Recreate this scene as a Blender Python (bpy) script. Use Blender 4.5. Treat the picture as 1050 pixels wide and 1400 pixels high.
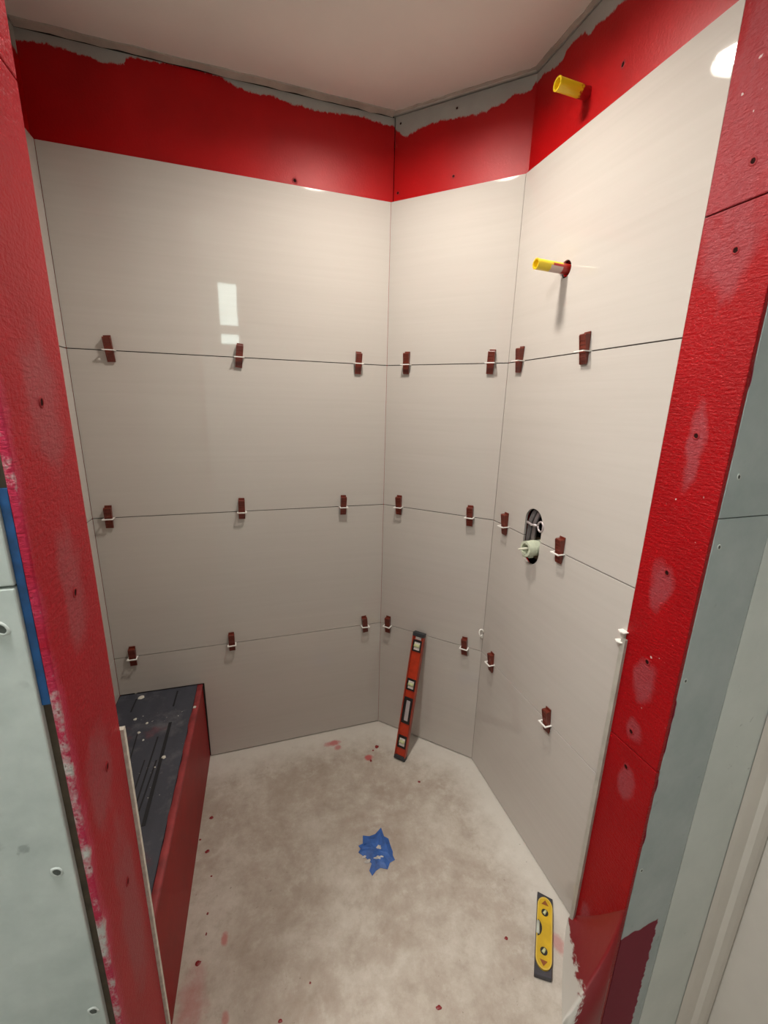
import bpy, bmesh, math, random
from mathutils import Vector, Matrix
random.seed(7)
SC = bpy.context.scene
COL = SC.collection
for o in list(bpy.data.objects):
    bpy.data.objects.remove(o, do_unlink=True)

# ------------------------------------------------------------------ camera
F, YAW, PITCH, ROLL = 572.72, 0.3133, 0.2516, 0.0253
CP = Vector((-0.5697, -1.7687, 1.6129))
FW = Vector((math.sin(YAW)*math.cos(PITCH), math.cos(YAW)*math.cos(PITCH), -math.sin(PITCH)))
R0 = Vector((math.cos(YAW), -math.sin(YAW), 0)); U0 = R0.cross(FW)
RT = R0*math.cos(ROLL) + U0*math.sin(ROLL)
UP = -R0*math.sin(ROLL) + U0*math.cos(ROLL)
cam = bpy.data.cameras.new('camera'); camo = bpy.data.objects.new('camera', cam); COL.objects.link(camo)
m = Matrix((RT, UP, -FW)).transposed().to_4x4(); m.translation = CP
camo.matrix_world = m
cam.sensor_fit = 'HORIZONTAL'; cam.sensor_width = 36.0; cam.lens = F/1050*36.0
cam.clip_start = 0.02; cam.clip_end = 50
SC.camera = camo

# ------------------------------------------------------------------ world, exposure
w = bpy.data.worlds.new('world'); SC.world = w; w.use_nodes = True
w.node_tree.nodes['Background'].inputs[0].default_value = (0.5, 0.6, 0.7, 1)
w.node_tree.nodes['Background'].inputs[1].default_value = 0.0
SC.view_settings.view_transform = 'Standard'; SC.view_settings.look = 'None'
SC.view_settings.exposure = 0.10; SC.view_settings.gamma = 1.0
SC.view_settings.use_curve_mapping = False

CAN_POWER = 14.3           # the recessed lamp over the shower (warm)
CAN_COL = (1.0, 0.945, 0.86)
BATH_POWER = 33.0           # the same kind of lamp out in the bathroom
BATH_COL = (1.0, 0.99, 0.95)
WINDOW_POWER = 9.0         # daylight pane

# ------------------------------------------------------------------ pixel -> point
def ray(uv):
    return FW + RT*((uv[0]-525)/F) - UP*((uv[1]-700)/F)
def onplane(uv, pt, n):
    n = Vector(n); d = ray(uv)
    return CP + d*((Vector(pt)-CP).dot(n)/d.dot(n))
def onx(uv, x): return onplane(uv, (x, 0, 0), (1, 0, 0))
def ony(uv, y): return onplane(uv, (0, y, 0), (0, 1, 0))
def onz(uv, z): return onplane(uv, (0, 0, z), (0, 0, 1))

# ------------------------------------------------------------------ room numbers (metres)
W = 1.143                   # bench wall length
Q = 0.3543                  # angled wall: from (0,0) to (Q,-Q)
ML = Q*math.sqrt(2)
CZ = 2.650                  # ceiling
ZT, S1, S2, S3 = 2.3666, 1.771, 1.171, 0.5738
TT = 0.012                  # tile + adhesive
JB, JF = -1.022, -1.172     # right jamb back and front edge
LJX, LJB, LJF = -0.820, -1.020, -1.205   # left jamb face, back, front edge
RJX = 0.3525
S = math.sqrt(.5)

# ------------------------------------------------------------------ material helpers
def mat(name):
    m = bpy.data.materials.new(name); m.use_nodes = True
    nt = m.node_tree; b = nt.nodes['Principled BSDF']
    return m, nt, b
class N:
    def __init__(s, nt): s.nt = nt
    def node(s, t, **kw):
        n = s.nt.nodes.new(t)
        for k, v in kw.items(): setattr(n, k, v)
        return n
    def link(s, a, b): s.nt.links.new(a, b)
    def coord(s, scale=(1, 1, 1), rot=(0, 0, 0), loc=(0, 0, 0), kind='Object'):
        t = s.node('ShaderNodeTexCoord'); mp = s.node('ShaderNodeMapping')
        mp.inputs['Scale'].default_value = scale; mp.inputs['Rotation'].default_value = rot
        mp.inputs['Location'].default_value = loc
        s.link(t.outputs[kind], mp.inputs[0]); return mp.outputs[0]
    def noise(s, vec, scale=5, detail=4, rough=.55, dist=0.0):
        n = s.node('ShaderNodeTexNoise'); n.inputs['Scale'].default_value = scale
        n.inputs['Detail'].default_value = detail; n.inputs['Roughness'].default_value = rough
        n.inputs['Distortion'].default_value = dist
        if vec: s.link(vec, n.inputs['Vector'])
        return n.outputs['Fac']
    def math(s, op, a, b=None, c=None, clamp=False):
        n = s.node('ShaderNodeMath', operation=op, use_clamp=clamp)
        for i, v in enumerate((a, b, c)):
            if v is None: continue
            if isinstance(v, (int, float)): n.inputs[i].default_value = v
            else: s.link(v, n.inputs[i])
        return n.outputs[0]
    def step(s, v, lo, hi, a=0.0, b=1.0):
        n = s.node('ShaderNodeMapRange'); n.clamp = True
        s.link(v, n.inputs[0])
        for i, x in enumerate((lo, hi, a, b)): n.inputs[i+1].default_value = x
        return n.outputs[0]
    def mix(s, f, a, b):
        n = s.node('ShaderNodeMix', data_type='RGBA')
        for i, v in ((0, f), (6, a), (7, b)):
            if isinstance(v, (int, float)): n.inputs[i].default_value = v
            elif isinstance(v, tuple): n.inputs[i].default_value = v if len(v) == 4 else v+(1,)
            else: s.link(v, n.inputs[i])
        return n.outputs[2]
    def sep(s, vec):
        n = s.node('ShaderNodeSeparateXYZ'); s.link(vec, n.inputs[0]); return n.outputs
    def bump(s, h, strength=.3, dist=.002, normal=None):
        n = s.node('ShaderNodeBump'); n.inputs['Strength'].default_value = strength
        n.inputs['Distance'].default_value = dist; s.link(h, n.inputs['Height'])
        if normal: s.link(normal, n.inputs['Normal'])
        return n.outputs[0]
    def curve(s, v, pts):
        n = s.node('ShaderNodeFloatCurve'); cv = n.mapping.curves[0]
        pts = sorted(pts)
        cv.points[0].location = pts[0]; cv.points[1].location = pts[-1]
        for p in pts[1:-1]: cv.points.new(*p)
        for p in cv.points: p.handle_type = 'VECTOR'
        n.mapping.update(); s.link(v, n.inputs['Value']); return n.outputs[0]

def simple(name, col, rough=.5, metal=0.0, spec=.5, nscale=0, namp=.0, bump=0, bscale=80):
    m, nt, b = mat(name); k = N(nt)
    b.inputs['Roughness'].default_value = rough; b.inputs['Metallic'].default_value = metal
    b.inputs['Specular IOR Level'].default_value = spec
    if nscale:
        f = k.noise(k.coord(), nscale, 5)
        d = tuple(max(0, c*(1-namp)) for c in col); l = tuple(min(1, c*(1+namp)) for c in col)
        k.link(k.mix(k.step(f, .3, .7), d, l), b.inputs['Base Color'])
    else:
        b.inputs['Base Color'].default_value = col+(1,)
    if bump:
        k.link(k.bump(k.noise(k.coord(), bscale, 4), bump, .002), b.inputs['Normal'])
    return m

M = {}
# polished porcelain with faint horizontal streaks
m, nt, b = mat('tile_glaze'); k = N(nt)
f1 = k.noise(k.coord((1.6, 1.6, 55)), 1.0, 5, .6, .4)
f2 = k.noise(k.coord((1.2, 1.2, 5)), 1.3, 3)
f = k.math('ADD', k.math('MULTIPLY', f1, .7), k.math('MULTIPLY', f2, .3))
k.link(k.mix(k.step(f, .25, .75), (.490, .443, .403), (.530, .484, .443)), b.inputs['Base Color'])
b.inputs['Roughness'].default_value = .035
b.inputs['Specular IOR Level'].default_value = .5
wv = k.noise(k.coord((3, 3, 3)), 2.0, 1)
k.link(k.bump(wv, .025, .004), b.inputs['Normal'])
M['tile'] = m
M['tile_edge'] = simple('tile_raw_edge', (.62, .58, .50), .7, nscale=60, namp=.2, bump=.3)
M['tile_end'] = simple('tile_end_face', (.40, .37, .32), .35, nscale=30, namp=.12, bump=.2)
M['joint'] = simple('joint_dark', (.035, .028, .024), .9)
M['black'] = simple('cavity_dark', (.012, .011, .011), .9)
M['ceiling'] = simple('ceiling_paint', (.72, .655, .60), .85, nscale=3, namp=.04, bump=.12, bscale=120)
M['raw'] = simple('raw_board', (.36, .34, .31), .9, nscale=14, namp=.12)
M['drywall'] = simple('bath_drywall', (.50, .53, .52), .85, nscale=5, namp=.06)
M['tape'] = simple('paper_tape', (.40, .34, .29), .85, nscale=12, namp=.2)
M['wood'] = simple('stud_wood', (.07, .050, .030), .8, nscale=30, namp=.4)
M['bluestrip'] = simple('blue_corner_strip', (.006, .07, .22), .35, nscale=40, namp=.35)
M['trim_white'] = simple('lamp_trim_white', (.75, .74, .71), .4)
M['casing'] = simple('casing_paint', (.70, .655, .60), .5, nscale=4, namp=.05)

RED = (.42, .0015, .003); RED_D = (.32, .001, .002); RED_L = (.47, .030, .035)
RAWC = (.37, .35, .32)
def red_wall(name, axis, lo, hi, pts, tint=1.0):
    """red membrane up to a ragged brushed edge under the ceiling; axis picks the coordinate along the wall"""
    m, nt, b = mat(name); k = N(nt)
    co = k.coord(); s = k.sep(co)
    u = s[axis]
    t = k.step(u, lo, hi)
    zc = k.curve(t, [((p-lo)/(hi-lo), (z-2.3)/.4) for p, z in pts])
    zb = k.math('MULTIPLY_ADD', zc, .4, 2.3)
    rag = k.noise(k.coord((26, 26, 14)), 2.6, 8, .8)
    zb = k.math('ADD', zb, k.math('MULTIPLY_ADD', rag, .036, -.018))
    mask = k.step(k.math('SUBTRACT', zb, s[2]), -.0015, .0030)
    fr = k.noise(k.coord((3, 3, 3)), 2.2, 5)
    red = k.mix(k.step(fr, .25, .75), tuple(c*tint for c in RED_D), tuple(c*tint for c in RED))
    gr = k.noise(k.coord((8, 8, 8)), 2, 4)
    raw = k.mix(gr, tuple(c*.85 for c in RAWC), tuple(min(1, c*1.12) for c in RAWC))
    k.link(k.mix(mask, raw, red), b.inputs['Base Color'])
    rr = k.step(mask, 0, 1, .9, .42); b.inputs['Specular IOR Level'].default_value = .22
    k.link(rr, b.inputs['Roughness'])
    k.link(k.bump(k.noise(k.coord((60, 60, 40)), 3, 4), .18, .003), b.inputs['Normal'])
    return m
Lp = [(22, 57), (50, 56), (75, 63), (125, 78), (135, 84), (170, 87), (173, 77), (215, 84), (260, 92), (300, 104), (320, 116),
      (345, 127), (370, 130), (400, 142), (440, 152), (490, 158), (520, 168), (537, 172)]
pts = [(p.x, min(2.69, p.z)) for p in (ony(u, TT) for u in Lp)]
M['red_back'] = red_wall('membrane_back', 0, -1.17, .03, [(-1.17, pts[0][1])]+pts[1:-1]+[(.03, pts[-1][1])])
Rp = [(737, 110), (745, 100), (757, 93), (770, 82), (775, 68), (785, 55), (800, 42), (806, 48), (815, 35), (835, 18), (850, 3), (862, -8)]
pts = sorted([(p.y, min(2.69, p.z)) for p in (onx(u, Q+TT) for u in Rp)])
M['red_right'] = red_wall('membrane_right', 1, -1.2, -.3, [(-1.2, pts[0][1])]+pts+[(-.3, pts[-1][1])])
Mp = [(540, 176), (550, 184), (558, 186), (565, 180), (590, 168), (610, 163), (640, 158), (665, 152), (672, 147), (690, 140), (700, 130), (726, 124), (733, 110)]
pn = (TT*S, TT*S, 0)
pts = [(p.x, min(2.69, p.z)) for p in (onplane(u, pn, (1, 1, 0)) for u in Mp)]
M['red_angled'] = red_wall('membrane_angled', 0, -.05, .42, [(-.05, pts[0][1])]+pts+[(.42, pts[-1][1])])
M['red_plain'] = red_wall('membrane_left', 1, -1.3, .1, [(-1.3, 2.58), (.1, 2.58)])

def jamb_red(name, patches, streak_rot, ragged=None, base=RED, rough=.40, spec=.30, bump=.8):
    """brushed membrane over a jamb: strokes, patches (y,z,ry,rz) of thin coat over screws and of painted pink sheen, optional bare ragged front edge"""
    m, nt, b = mat(name); k = N(nt)
    co = k.coord(); s = k.sep(co)
    fr = k.noise(k.coord((4, 4, 2.5)), 2, 5)
    col = k.mix(k.step(fr, .3, .72), tuple(c*.82 for c in base), base)
    wob = k.noise(k.coord((14, 14, 8)), 2, 4)
    tot = None
    for (y, z, ry, rz) in patches:
        dy = k.math('DIVIDE', k.math('SUBTRACT', s[1], y), ry)
        dz = k.math('DIVIDE', k.math('SUBTRACT', s[2], z), rz)
        d = k.math('SQRT', k.math('ADD', k.math('MULTIPLY', dy, dy), k.math('MULTIPLY', dz, dz)))
        d = k.math('ADD', d, k.math('MULTIPLY_ADD', wob, 1.3, -.65))
        v = k.step(d, .65, 1.1, 1, 0)
        tot = v if tot is None else k.math('MAXIMUM', tot, v)
    if tot is not None:
        dust = k.noise(k.coord((50, 50, 30)), 2, 4)
        tot = k.math('MULTIPLY', tot, k.step(dust, .15, .7, .45, .8))
        col = k.mix(tot, col, (.30, .055, .065))
    # white mortar flecks
    fl = k.noise(k.coord((1, 1, 1)), 55, 2, .5)
    fm = k.math('MULTIPLY', k.step(fl, .745, .775), k.step(k.noise(k.coord(), 4, 1), .52, .6))
    col = k.mix(fm, col, (.62, .50, .47))
    if ragged is not None:
        ye, amp = ragged
        e = k.math('ADD', k.math('MULTIPLY_ADD', k.noise(k.coord((1, 1, 3)), 3.0, 2), .050, ye-.025),
                   k.math('MULTIPLY_ADD', k.noise(k.coord((30, 30, 18)), 3, 6, .75), amp, -amp/2))
        bare = k.step(k.math('SUBTRACT', e, s[1]), -.003, .006)
        speck = k.noise(k.coord(), 120, 3)
        bc = k.mix(k.step(speck, .60, .66), (.50, .49, .46), (.14, .07, .06))
        pink = k.step(k.math('SUBTRACT', e, s[1]), -.022, .0)
        col = k.mix(k.math('MULTIPLY', pink, .55), col, (.55, .05, .13))
        col = k.mix(bare, col, bc)
    k.link(col, b.inputs['Base Color'])
    b.inputs['Roughness'].default_value = rough; b.inputs['Specular IOR Level'].default_value = spec
    br = k.noise(k.coord((60, 48, 190), rot=(streak_rot, 0, 0)), 1.0, 5, .6, .6)
    st = k.noise(k.coord(), 150, 4, .6)
    h = k.math('ADD', k.math('MULTIPLY', br, .6), k.math('MULTIPLY', st, .5))
    k.link(k.bump(h, bump, .0065), b.inputs['Normal'])
    return m
def P2(pts, x):      # jamb patch centres from pixels
    return [((onx((u, v), x)).y, (onx((u, v), x)).z, ry, rz) for u, v, ry, rz in pts]
RSC = [(1030, 220), (1006, 342), (952, 596), (912, 783), (885, 905), (863, 1000), (856, 1048), (806, 1262)]
LSC = [(56, 550), (102, 810), (146, 1048), (174, 1205)]
M['jamb_right'] = jamb_red('membrane_jamb_right', P2([(1025, 180, .09, .26), (1004, 345, .045, .085), (950, 610, .020, .09), (903, 800, .030, .065),  # upper patches enlarged to put the pink sheen into the colour
    (880, 930, .032, .06), (866, 1000, .026, .035), (856, 1070, .026, .055), (800, 1250, .018, .05)], RJX), .12, base=(.335, .0012, .004), spec=.16)
M['jamb_left'] = jamb_red('membrane_jamb_left', P2([(60, 555, .05, .095), (100, 800, .04, .10), (138, 1060, .05, .09), (180, 1240, .05, .22)], LJX), -.1,
    ragged=(LJF-.003, .034), base=(.37, .004, .013), rough=.36, spec=.16, bump=.5)

# paper-faced / cement board seen outside the stall
def board_mat(name, c, c2, redz=None):
    m, nt, b = mat(name); k = N(nt)
    s = k.sep(k.coord())
    f = k.noise(k.coord((3, 3, 3)), 2.2, 6, .62)
    g = k.noise(k.coord((1, 1, 1)), 28, 3)
    col = k.mix(k.step(f, .3, .72), c, c2)
    dark = k.math('MULTIPLY', k.step(g, .66, .72), k.step(k.noise(k.coord(), 5, 2), .52, .62))
    col = k.mix(k.math('MULTIPLY', dark, .55), col, tuple(x*.35 for x in c))
    if redz:
        e = k.math('MULTIPLY_ADD', k.noise(k.coord((9, 1, 1)), 2.2, 2), .035, redz-.02)
        e = k.math('ADD', e, k.math('MULTIPLY', k.step(s[0], .35, .47), .02))
        rm = k.step(k.math('SUBTRACT', e, s[2]), -.001, .003)
        rm = k.math('MULTIPLY', rm, k.step(k.math('ADD', s[0], k.math('MULTIPLY', k.noise(k.coord((1, 1, 1)), 40, 4), .03)), .512, .516, 1, 0))
        # red wrapped a few millimetres round the corner, wavy
        we = k.math('MULTIPLY_ADD', k.noise(k.coord((1, 1, 1)), 7, 3), .030, RJX-.004)
        wm = k.step(k.math('SUBTRACT', we, s[0]), -.0005, .0012)
        col = k.mix(k.math('MAXIMUM', rm, wm), col, (.19, .003, .022))
    k.link(col, b.inputs['Base Color']); b.inputs['Roughness'].default_value = .8
    k.link(k.bump(k.math('ADD', f, k.math('MULTIPLY', g, .2)), .25, .004), b.inputs['Normal'])
    return m
M['board_left'] = board_mat('board_left', (.45, .50, .475), (.64, .68, .65))
M['board_right'] = board_mat('board_right', (.35, .405, .40), (.46, .505, .50), redz=.155)
M['board_far'] = board_mat('board_far', (.60, .64, .61), (.68, .71, .68))

# screeded floor, blotchy, with paint smears
m, nt, b = mat('floor_screed'); k = N(nt)
s = k.sep(k.coord())
a = k.noise(k.coord(), 3.4, 8, .68, .4); c = k.noise(k.coord(), 16, 8, .72); d = k.noise(k.coord(), 70, 3)
col = k.mix(k.step(a, .34, .66), (.335, .270, .218), (.49, .437, .375))
col = k.mix(k.math('MULTIPLY', k.step(c, .50, .68), .5), col, (.27, .215, .165))
col = k.mix(k.math('MULTIPLY', k.step(c, .48, .30), .45), col, (.60, .56, .50))
# pale margin along the walls
dl = k.math('MULTIPLY', s[1], -1.0)
dm = k.math('MULTIPLY', k.math('ADD', s[0], s[1]), -S)
dr = k.math('SUBTRACT', Q, s[0])
dist = k.math('MINIMUM', k.math('MINIMUM', dl, dm), dr)
dist = k.math('ADD', dist, k.math('MULTIPLY_ADD', c, .16, -.08))
col = k.mix(k.step(dist, .05, .20, .75, 0), col, (.60, .56, .505))
col = k.mix(k.math('MULTIPLY', k.step(d, .70, .76), .55), col, (.12, .09, .07))
def blob(x, y, rx, ry, amt, colr, soft=.5, fine=18):
    global col
    dx = k.math('DIVIDE', k.math('SUBTRACT', s[0], x), rx); dy = k.math('DIVIDE', k.math('SUBTRACT', s[1], y), ry)
    q = k.math('SQRT', k.math('ADD', k.math('MULTIPLY', dx, dx), k.math('MULTIPLY', dy, dy)))
    q = k.math('ADD', q, k.math('MULTIPLY_ADD', k.noise(k.coord(), fine, 5, .65), 1.6, -.8))
    col = k.mix(k.math('MULTIPLY', k.step(q, 1.0-soft, 1.0, 1, 0), amt), col, colr)
for (u, v, rx, ry, amt) in [(455, 1016, .045, .022, .75), (504, 1036, .024, .020, .85), (462, 1022, .02, .02, .6), (307, 1284, .012, .022, .6), (308, 1392, .012, .02, .5),
                            (762, 1288, .022, .035, .45)]:
    p = onz((u, v), 0); blob(p.x, p.y, rx, ry, amt, (.42, .05, .055))
p = onz((262, 1372), 0); blob(p.x, p.y, .05, .11, .5, (.36, .05, .06), .8)
k.link(col, b.inputs['Base Color']); b.inputs['Roughness'].default_value = .82
h = k.math('ADD', k.math('MULTIPLY', a, .9), k.math('ADD', k.math('MULTIPLY', c, .35), k.math('MULTIPLY', d, .08)))
k.link(k.bump(h, .35, .010), b.inputs['Normal'])
M['floor'] = m

# ------------------------------------------------------------------ mesh helpers
def link(name, me, mt=None, parent=None, kind=None):
    o = bpy.data.objects.new(name, me); COL.objects.link(o)
    if mt is not None and me is not None and len(me.materials) == 0: me.materials.append(mt)
    if parent: o.parent = parent
    if kind: o['kind'] = kind
    return o
def bm_obj(name, bm, mt, parent=None, kind=None, smooth=False):
    bmesh.ops.recalc_face_normals(bm, faces=bm.faces[:])
    me = bpy.data.meshes.new(name); bm.to_mesh(me); bm.free()
    if smooth:
        for p in me.polygons: p.use_smooth = True
    return link(name, me, mt, parent, kind)
def box(bm, lo, hi, mtx=None):
    vs = [bm.verts.new((x, y, z)) for x in (lo[0], hi[0]) for y in (lo[1], hi[1]) for z in (lo[2], hi[2])]
    for f in ((0, 1, 3, 2), (4, 6, 7, 5), (0, 4, 5, 1), (2, 3, 7, 6), (0, 2, 6, 4), (1, 5, 7, 3)): bm.faces.new([vs[i] for i in f])
    if mtx:
        for v in vs: v.co = mtx @ v.co
    return vs
def boxo(name, lo, hi, mt, parent=None, kind=None, bevel=0):
    bm = bmesh.new(); box(bm, lo, hi)
    if bevel: bmesh.ops.bevel(bm, geom=bm.edges[:], offset=bevel, segments=2, affect='EDGES', profile=.5)
    return bm_obj(name, bm, mt, parent, kind)
def prism(bm, poly, z0, z1, mtx=None):
    a = [bm.verts.new((x, y, z0)) for x, y in poly]; c = [bm.verts.new((x, y, z1)) for x, y in poly]
    n = len(poly); bm.faces.new(a[::-1]); bm.faces.new(c)
    for i in range(n): bm.faces.new((a[i], a[(i+1) % n], c[(i+1) % n], c[i]))
    if mtx:
        for v in a+c: v.co = mtx @ v.co
def tube(bm, p0, p1, r0, r1=None, seg=20, cap0=True, cap1=True, rin=None):
    """round bar from p0 to p1; with rin it is an open pipe"""
    r1 = r0 if r1 is None else r1
    p0, p1 = Vector(p0), Vector(p1); ax = (p1-p0).normalized()
    u = ax.orthogonal().normalized(); v = ax.cross(u)
    def ring(c, r): return [bm.verts.new(c+(u*math.cos(t)+v*math.sin(t))*r) for t in (2*math.pi*i/seg for i in range(seg))]
    A, B = ring(p0, r0), ring(p1, r1)
    for i in range(seg): bm.faces.new((A[i], A[(i+1) % seg], B[(i+1) % seg], B[i]))
    if rin:
        C, D = ring(p0, rin), ring(p1, rin)
        for i in range(seg):
            j = (i+1) % seg
            bm.faces.new((C[i], D[i], D[j], C[j])); bm.faces.new((A[i], C[i], C[j], A[j])); bm.faces.new((B[i], B[j], D[j], D[i]))
    else:
        if cap0: bm.faces.new(A[::-1])
        if cap1: bm.faces.new(B)
def path_tube(bm, pts, r, seg=10):
    pts = [Vector(p) for p in pts]; rings = []
    u = None
    for i, p in enumerate(pts):
        t = (pts[min(i+1, len(pts)-1)]-pts[max(i-1, 0)]).normalized()
        u = (t.orthogonal() if u is None else (u-t*u.dot(t))).normalized(); v = t.cross(u)
        rings.append([bm.verts.new(p+(u*math.cos(a)+v*math.sin(a))*r) for a in (2*math.pi*j/seg for j in range(seg))])
    for A, B in zip(rings, rings[1:]):
        for i in range(seg): bm.faces.new((A[i], A[(i+1) % seg], B[(i+1) % seg], B[i]))
    bm.faces.new(rings[0][::-1]); bm.faces.new(rings[-1])
def plate(name, outer, holes, t, frame, mt, parent=None, kind=None, bevel=0.0):
    """flat slab with holes. outer/holes are 2D loops; frame maps (u,v,w) to the room; w=0 is the seen face, the slab goes to w=-t"""
    cu = bpy.data.curves.new(name, 'CURVE'); cu.dimensions = '2D'; cu.fill_mode = 'BOTH'
    cu.extrude = t/2-bevel; cu.bevel_depth = bevel; cu.bevel_resolution = 1; cu.offset = -bevel
    for lp in [outer]+holes:
        sp = cu.splines.new('POLY'); sp.points.add(len(lp)-1)
        for p, q in zip(sp.points, lp): p.co = (q[0], q[1], 0, 1)
        sp.use_cyclic_u = True
    tmp = bpy.data.objects.new('tmp', cu); COL.objects.link(tmp)
    dg = bpy.context.evaluated_depsgraph_get(); dg.update()
    me = bpy.data.meshes.new_from_object(tmp.evaluated_get(dg)); me.name = name
    bpy.data.objects.remove(tmp, do_unlink=True); bpy.data.curves.remove(cu)
    me.transform(frame @ Matrix.Translation((0, 0, -t/2)))
    me.materials.clear()
    for p in me.polygons: p.use_smooth = False
    return link(name, me, mt, parent, kind)
def frame(o, u, v):
    u, v = Vector(u).normalized(), Vector(v).normalized(); n = u.cross(v)
    m = Matrix((u, v, n)).transposed().to_4x4(); m.translation = Vector(o); return m
FB = frame((-W, 0, 0), (1, 0, 0), (0, 0, 1))           # bench wall: u to the right, v up, n towards the room
FA = frame((0, 0, 0), (S, -S, 0), (0, 0, 1))           # angled wall
FR = frame((Q, -Q, 0), (0, -1, 0), (0, 0, 1))          # valve wall: u towards the doorway
FL = frame((-W, -1.02, 0), (0, 1, 0), (0, 0, 1))       # short left wall behind the jamb
def back(fr, d): return fr @ Matrix.Translation((0, 0, -d))
def rect(a, b, c, d): return [(a, b), (c, b), (c, d), (a, d)]
def circ(cx, cy, r, n=28): return [(cx+r*math.cos(2*math.pi*i/n), cy+r*math.sin(2*math.pi*i/n)) for i in range(n)]
def thing(name, label, cat, loc=(0, 0, 0), group=None, mtx=None):
    o = bpy.data.objects.new(name, None); COL.objects.link(o); o.empty_display_size = .05
    if mtx is not None: o.matrix_world = mtx
    else: o.location = loc
    o['label'] = label; o['category'] = cat
    if group: o['group'] = group
    return o
def setlabel(o, label): o['label'] = label; return o

# ------------------------------------------------------------------ the setting
ZLOW = -0.55
LAMPS = [(-.195, -.602), (-.945, -1.30)]
floor = plate('floor', [(-W-.05, .05), (.02, .05), (Q+.05, -Q+.02), (Q+.05, -1.165), (Q, JF), (.152, -1.214), (-W-.05, -1.215)], [], .28, Matrix(), M['floor'], kind='structure')
setlabel(floor, 'bare beige screed shower floor with dust and red paint smears')
boxo('floor_bathroom', (-1.75, -2.45, ZLOW-.02), (1.25, -1.10, ZLOW), M['floor'], kind='structure')
ceiling = plate('ceiling', rect(-1.75, -2.45, 1.25, .2), [circ(x, y, .078, 32) for x, y in LAMPS], .012,
                Matrix.Translation((0, 0, CZ+.012)),
                M['ceiling'], kind='structure')
setlabel(ceiling, 'flat painted ceiling above the shower')

# holes in the valve wall (u, v)
def uvR(px): p = onx(px, Q); return (-(p.y+Q), p.z)
su = sum(uvR(p)[0] for p in [(728, 697), (727, 766), (715, 735), (739, 735)])/4
SZ0, SZ1, SR = 1.078, 1.277, .046
SLOT = [(su+SR*math.cos(a), SZ1-SR+SR*math.sin(a)) for a in (math.pi*i/14 for i in range(15))] + \
       [(su-SR*math.cos(a), SZ0+SR-SR*math.sin(a)) for a in (math.pi*i/14 for i in range(15))]
pu, pv = uvR((773, 368))
G = .0014                                       # half joint
RJU = -JB-Q                                     # length of the valve wall
gap = .007
wb = plate('wall_back', rect(-.03, -.05, W+.012, CZ-gap), [], .02, back(FB, TT), M['red_back'], kind='structure')
wa = plate('wall_angled', rect(.005, -.05, ML-.005+.01, CZ-gap), [], .02, back(FA, TT), M['red_angled'], kind='structure')
hole2 = circ(pu, pv, .024)
p = onx((803, 128), Q+TT); up_u, up_v = -(p.y+Q), p.z
wr = plate('wall_right', rect(-.005, -.05, RJU, CZ-gap), [[(su+(x-su)*1.42, 1.1845+(z-1.1845)*1.20) for x, z in SLOT], circ(pu, pv, .020), circ(up_u, up_v, .016)], .02, back(FR, TT), M['red_right'], kind='structure')
wl = plate('wall_left', rect(0, -.05, 1.05, CZ-gap), [], .02, back(FL, TT), M['red_plain'], kind='structure')
setlabel(wb, 'long shower wall with red membrane band above pale tiles, bench against it')
setlabel(wa, 'narrow angled shower wall with red band above pale tiles')
setlabel(wr, 'shower wall with yellow pipes, valve opening and red band above tiles')
# dark adhesive bed seen in the joints and along the floor
for par, fr, u1, holes in ((wb, FB, W, []), (wa, FA, ML, []), (wr, FR, RJU-.004, [[(su+(x-su)*1.06, 1.1845+(z-1.1845)*1.03) for x, z in SLOT], circ(pu, pv, .022)]), (wl, FL, 1.02, [])):
    plate('adhesive_bed', rect(.002, .001, u1-.002, ZT-.004), holes, TT-.006, back(fr, .006), M['joint'], par)
# void behind the valve wall
bm = bmesh.new(); x0 = Q+TT+.02; yv = -Q-su
box(bm, (x0+.09, yv-.14, .9), (x0+.10, yv+.14, 2.6)); box(bm, (x0, yv-.15, .9), (x0+.10, yv-.14, 2.6)); box(bm, (x0, yv+.14, .9), (x0+.10, yv+.15, 2.6))
box(bm, (x0, yv-.15, .89), (x0+.10, yv+.15, .9)); box(bm, (x0, yv-.15, 2.6), (x0+.10, yv+.15, 2.61))
bm_obj('stud_bay', bm, M['black'], wr)
# tiles: one slab per row and wall
ROWS = [(S1+G, ZT), (S2+G, S1-G), (S3+G, S2-G), (.005, S3-G)]
BX, BH = .324, .392                              # bench width on the wall and its height
bz_l = .398
for i, (a, c) in enumerate(ROWS):
    o = [(.0008, a), (W-.0003, a), (W-.0003, c), (.0008, c)]
    if i == 3: o = [(BX+.004, a), (W-.0003, a), (W-.0003, c), (.0008, c), (.0008, bz_l+.004), (BX+.004, BH+.003)]
    plate('tile', o, [], .009, FB, M['tile'], wb, bevel=.0007)
    plate('tile', rect(.0003, a, ML-.0003, c), [], .009, FA, M['tile'], wa, bevel=.0007)
    oR = rect(.0003, a, RJU-.001, c); hs = []
    if i == 0: hs = [hole2]
    if i == 1:      # slot runs through the joint: cut its top out of this row
        oR = [(.0008, a), (su-SR, a)] + [(x, z) for x, z in [(su-SR*math.cos(t), SZ1-SR+SR*math.sin(t)) for t in (math.pi*j/14 for j in range(15))]] + [(su+SR, a), (RJU-.001, a), (RJU-.001, c), (.0008, c)]
    if i == 2:
        oR = [(.0003, a), (RJU-.001, a), (RJU-.001, c), (su+SR, c)] + [(su+SR*math.cos(t), SZ0+SR-SR*math.sin(t)) for t in (math.pi*j/14 for j in range(15))] + [(su-SR, c), (.0008, c)]
    plate('tile', oR, hs, .009, FR, M['tile'], wr, bevel=.0007)
    plate('tile', rect(.002, max(a, 0.4 if i == 3 else a), 1.0197, c), [], .009, FL, M['tile'], wl, bevel=.0007)

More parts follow.
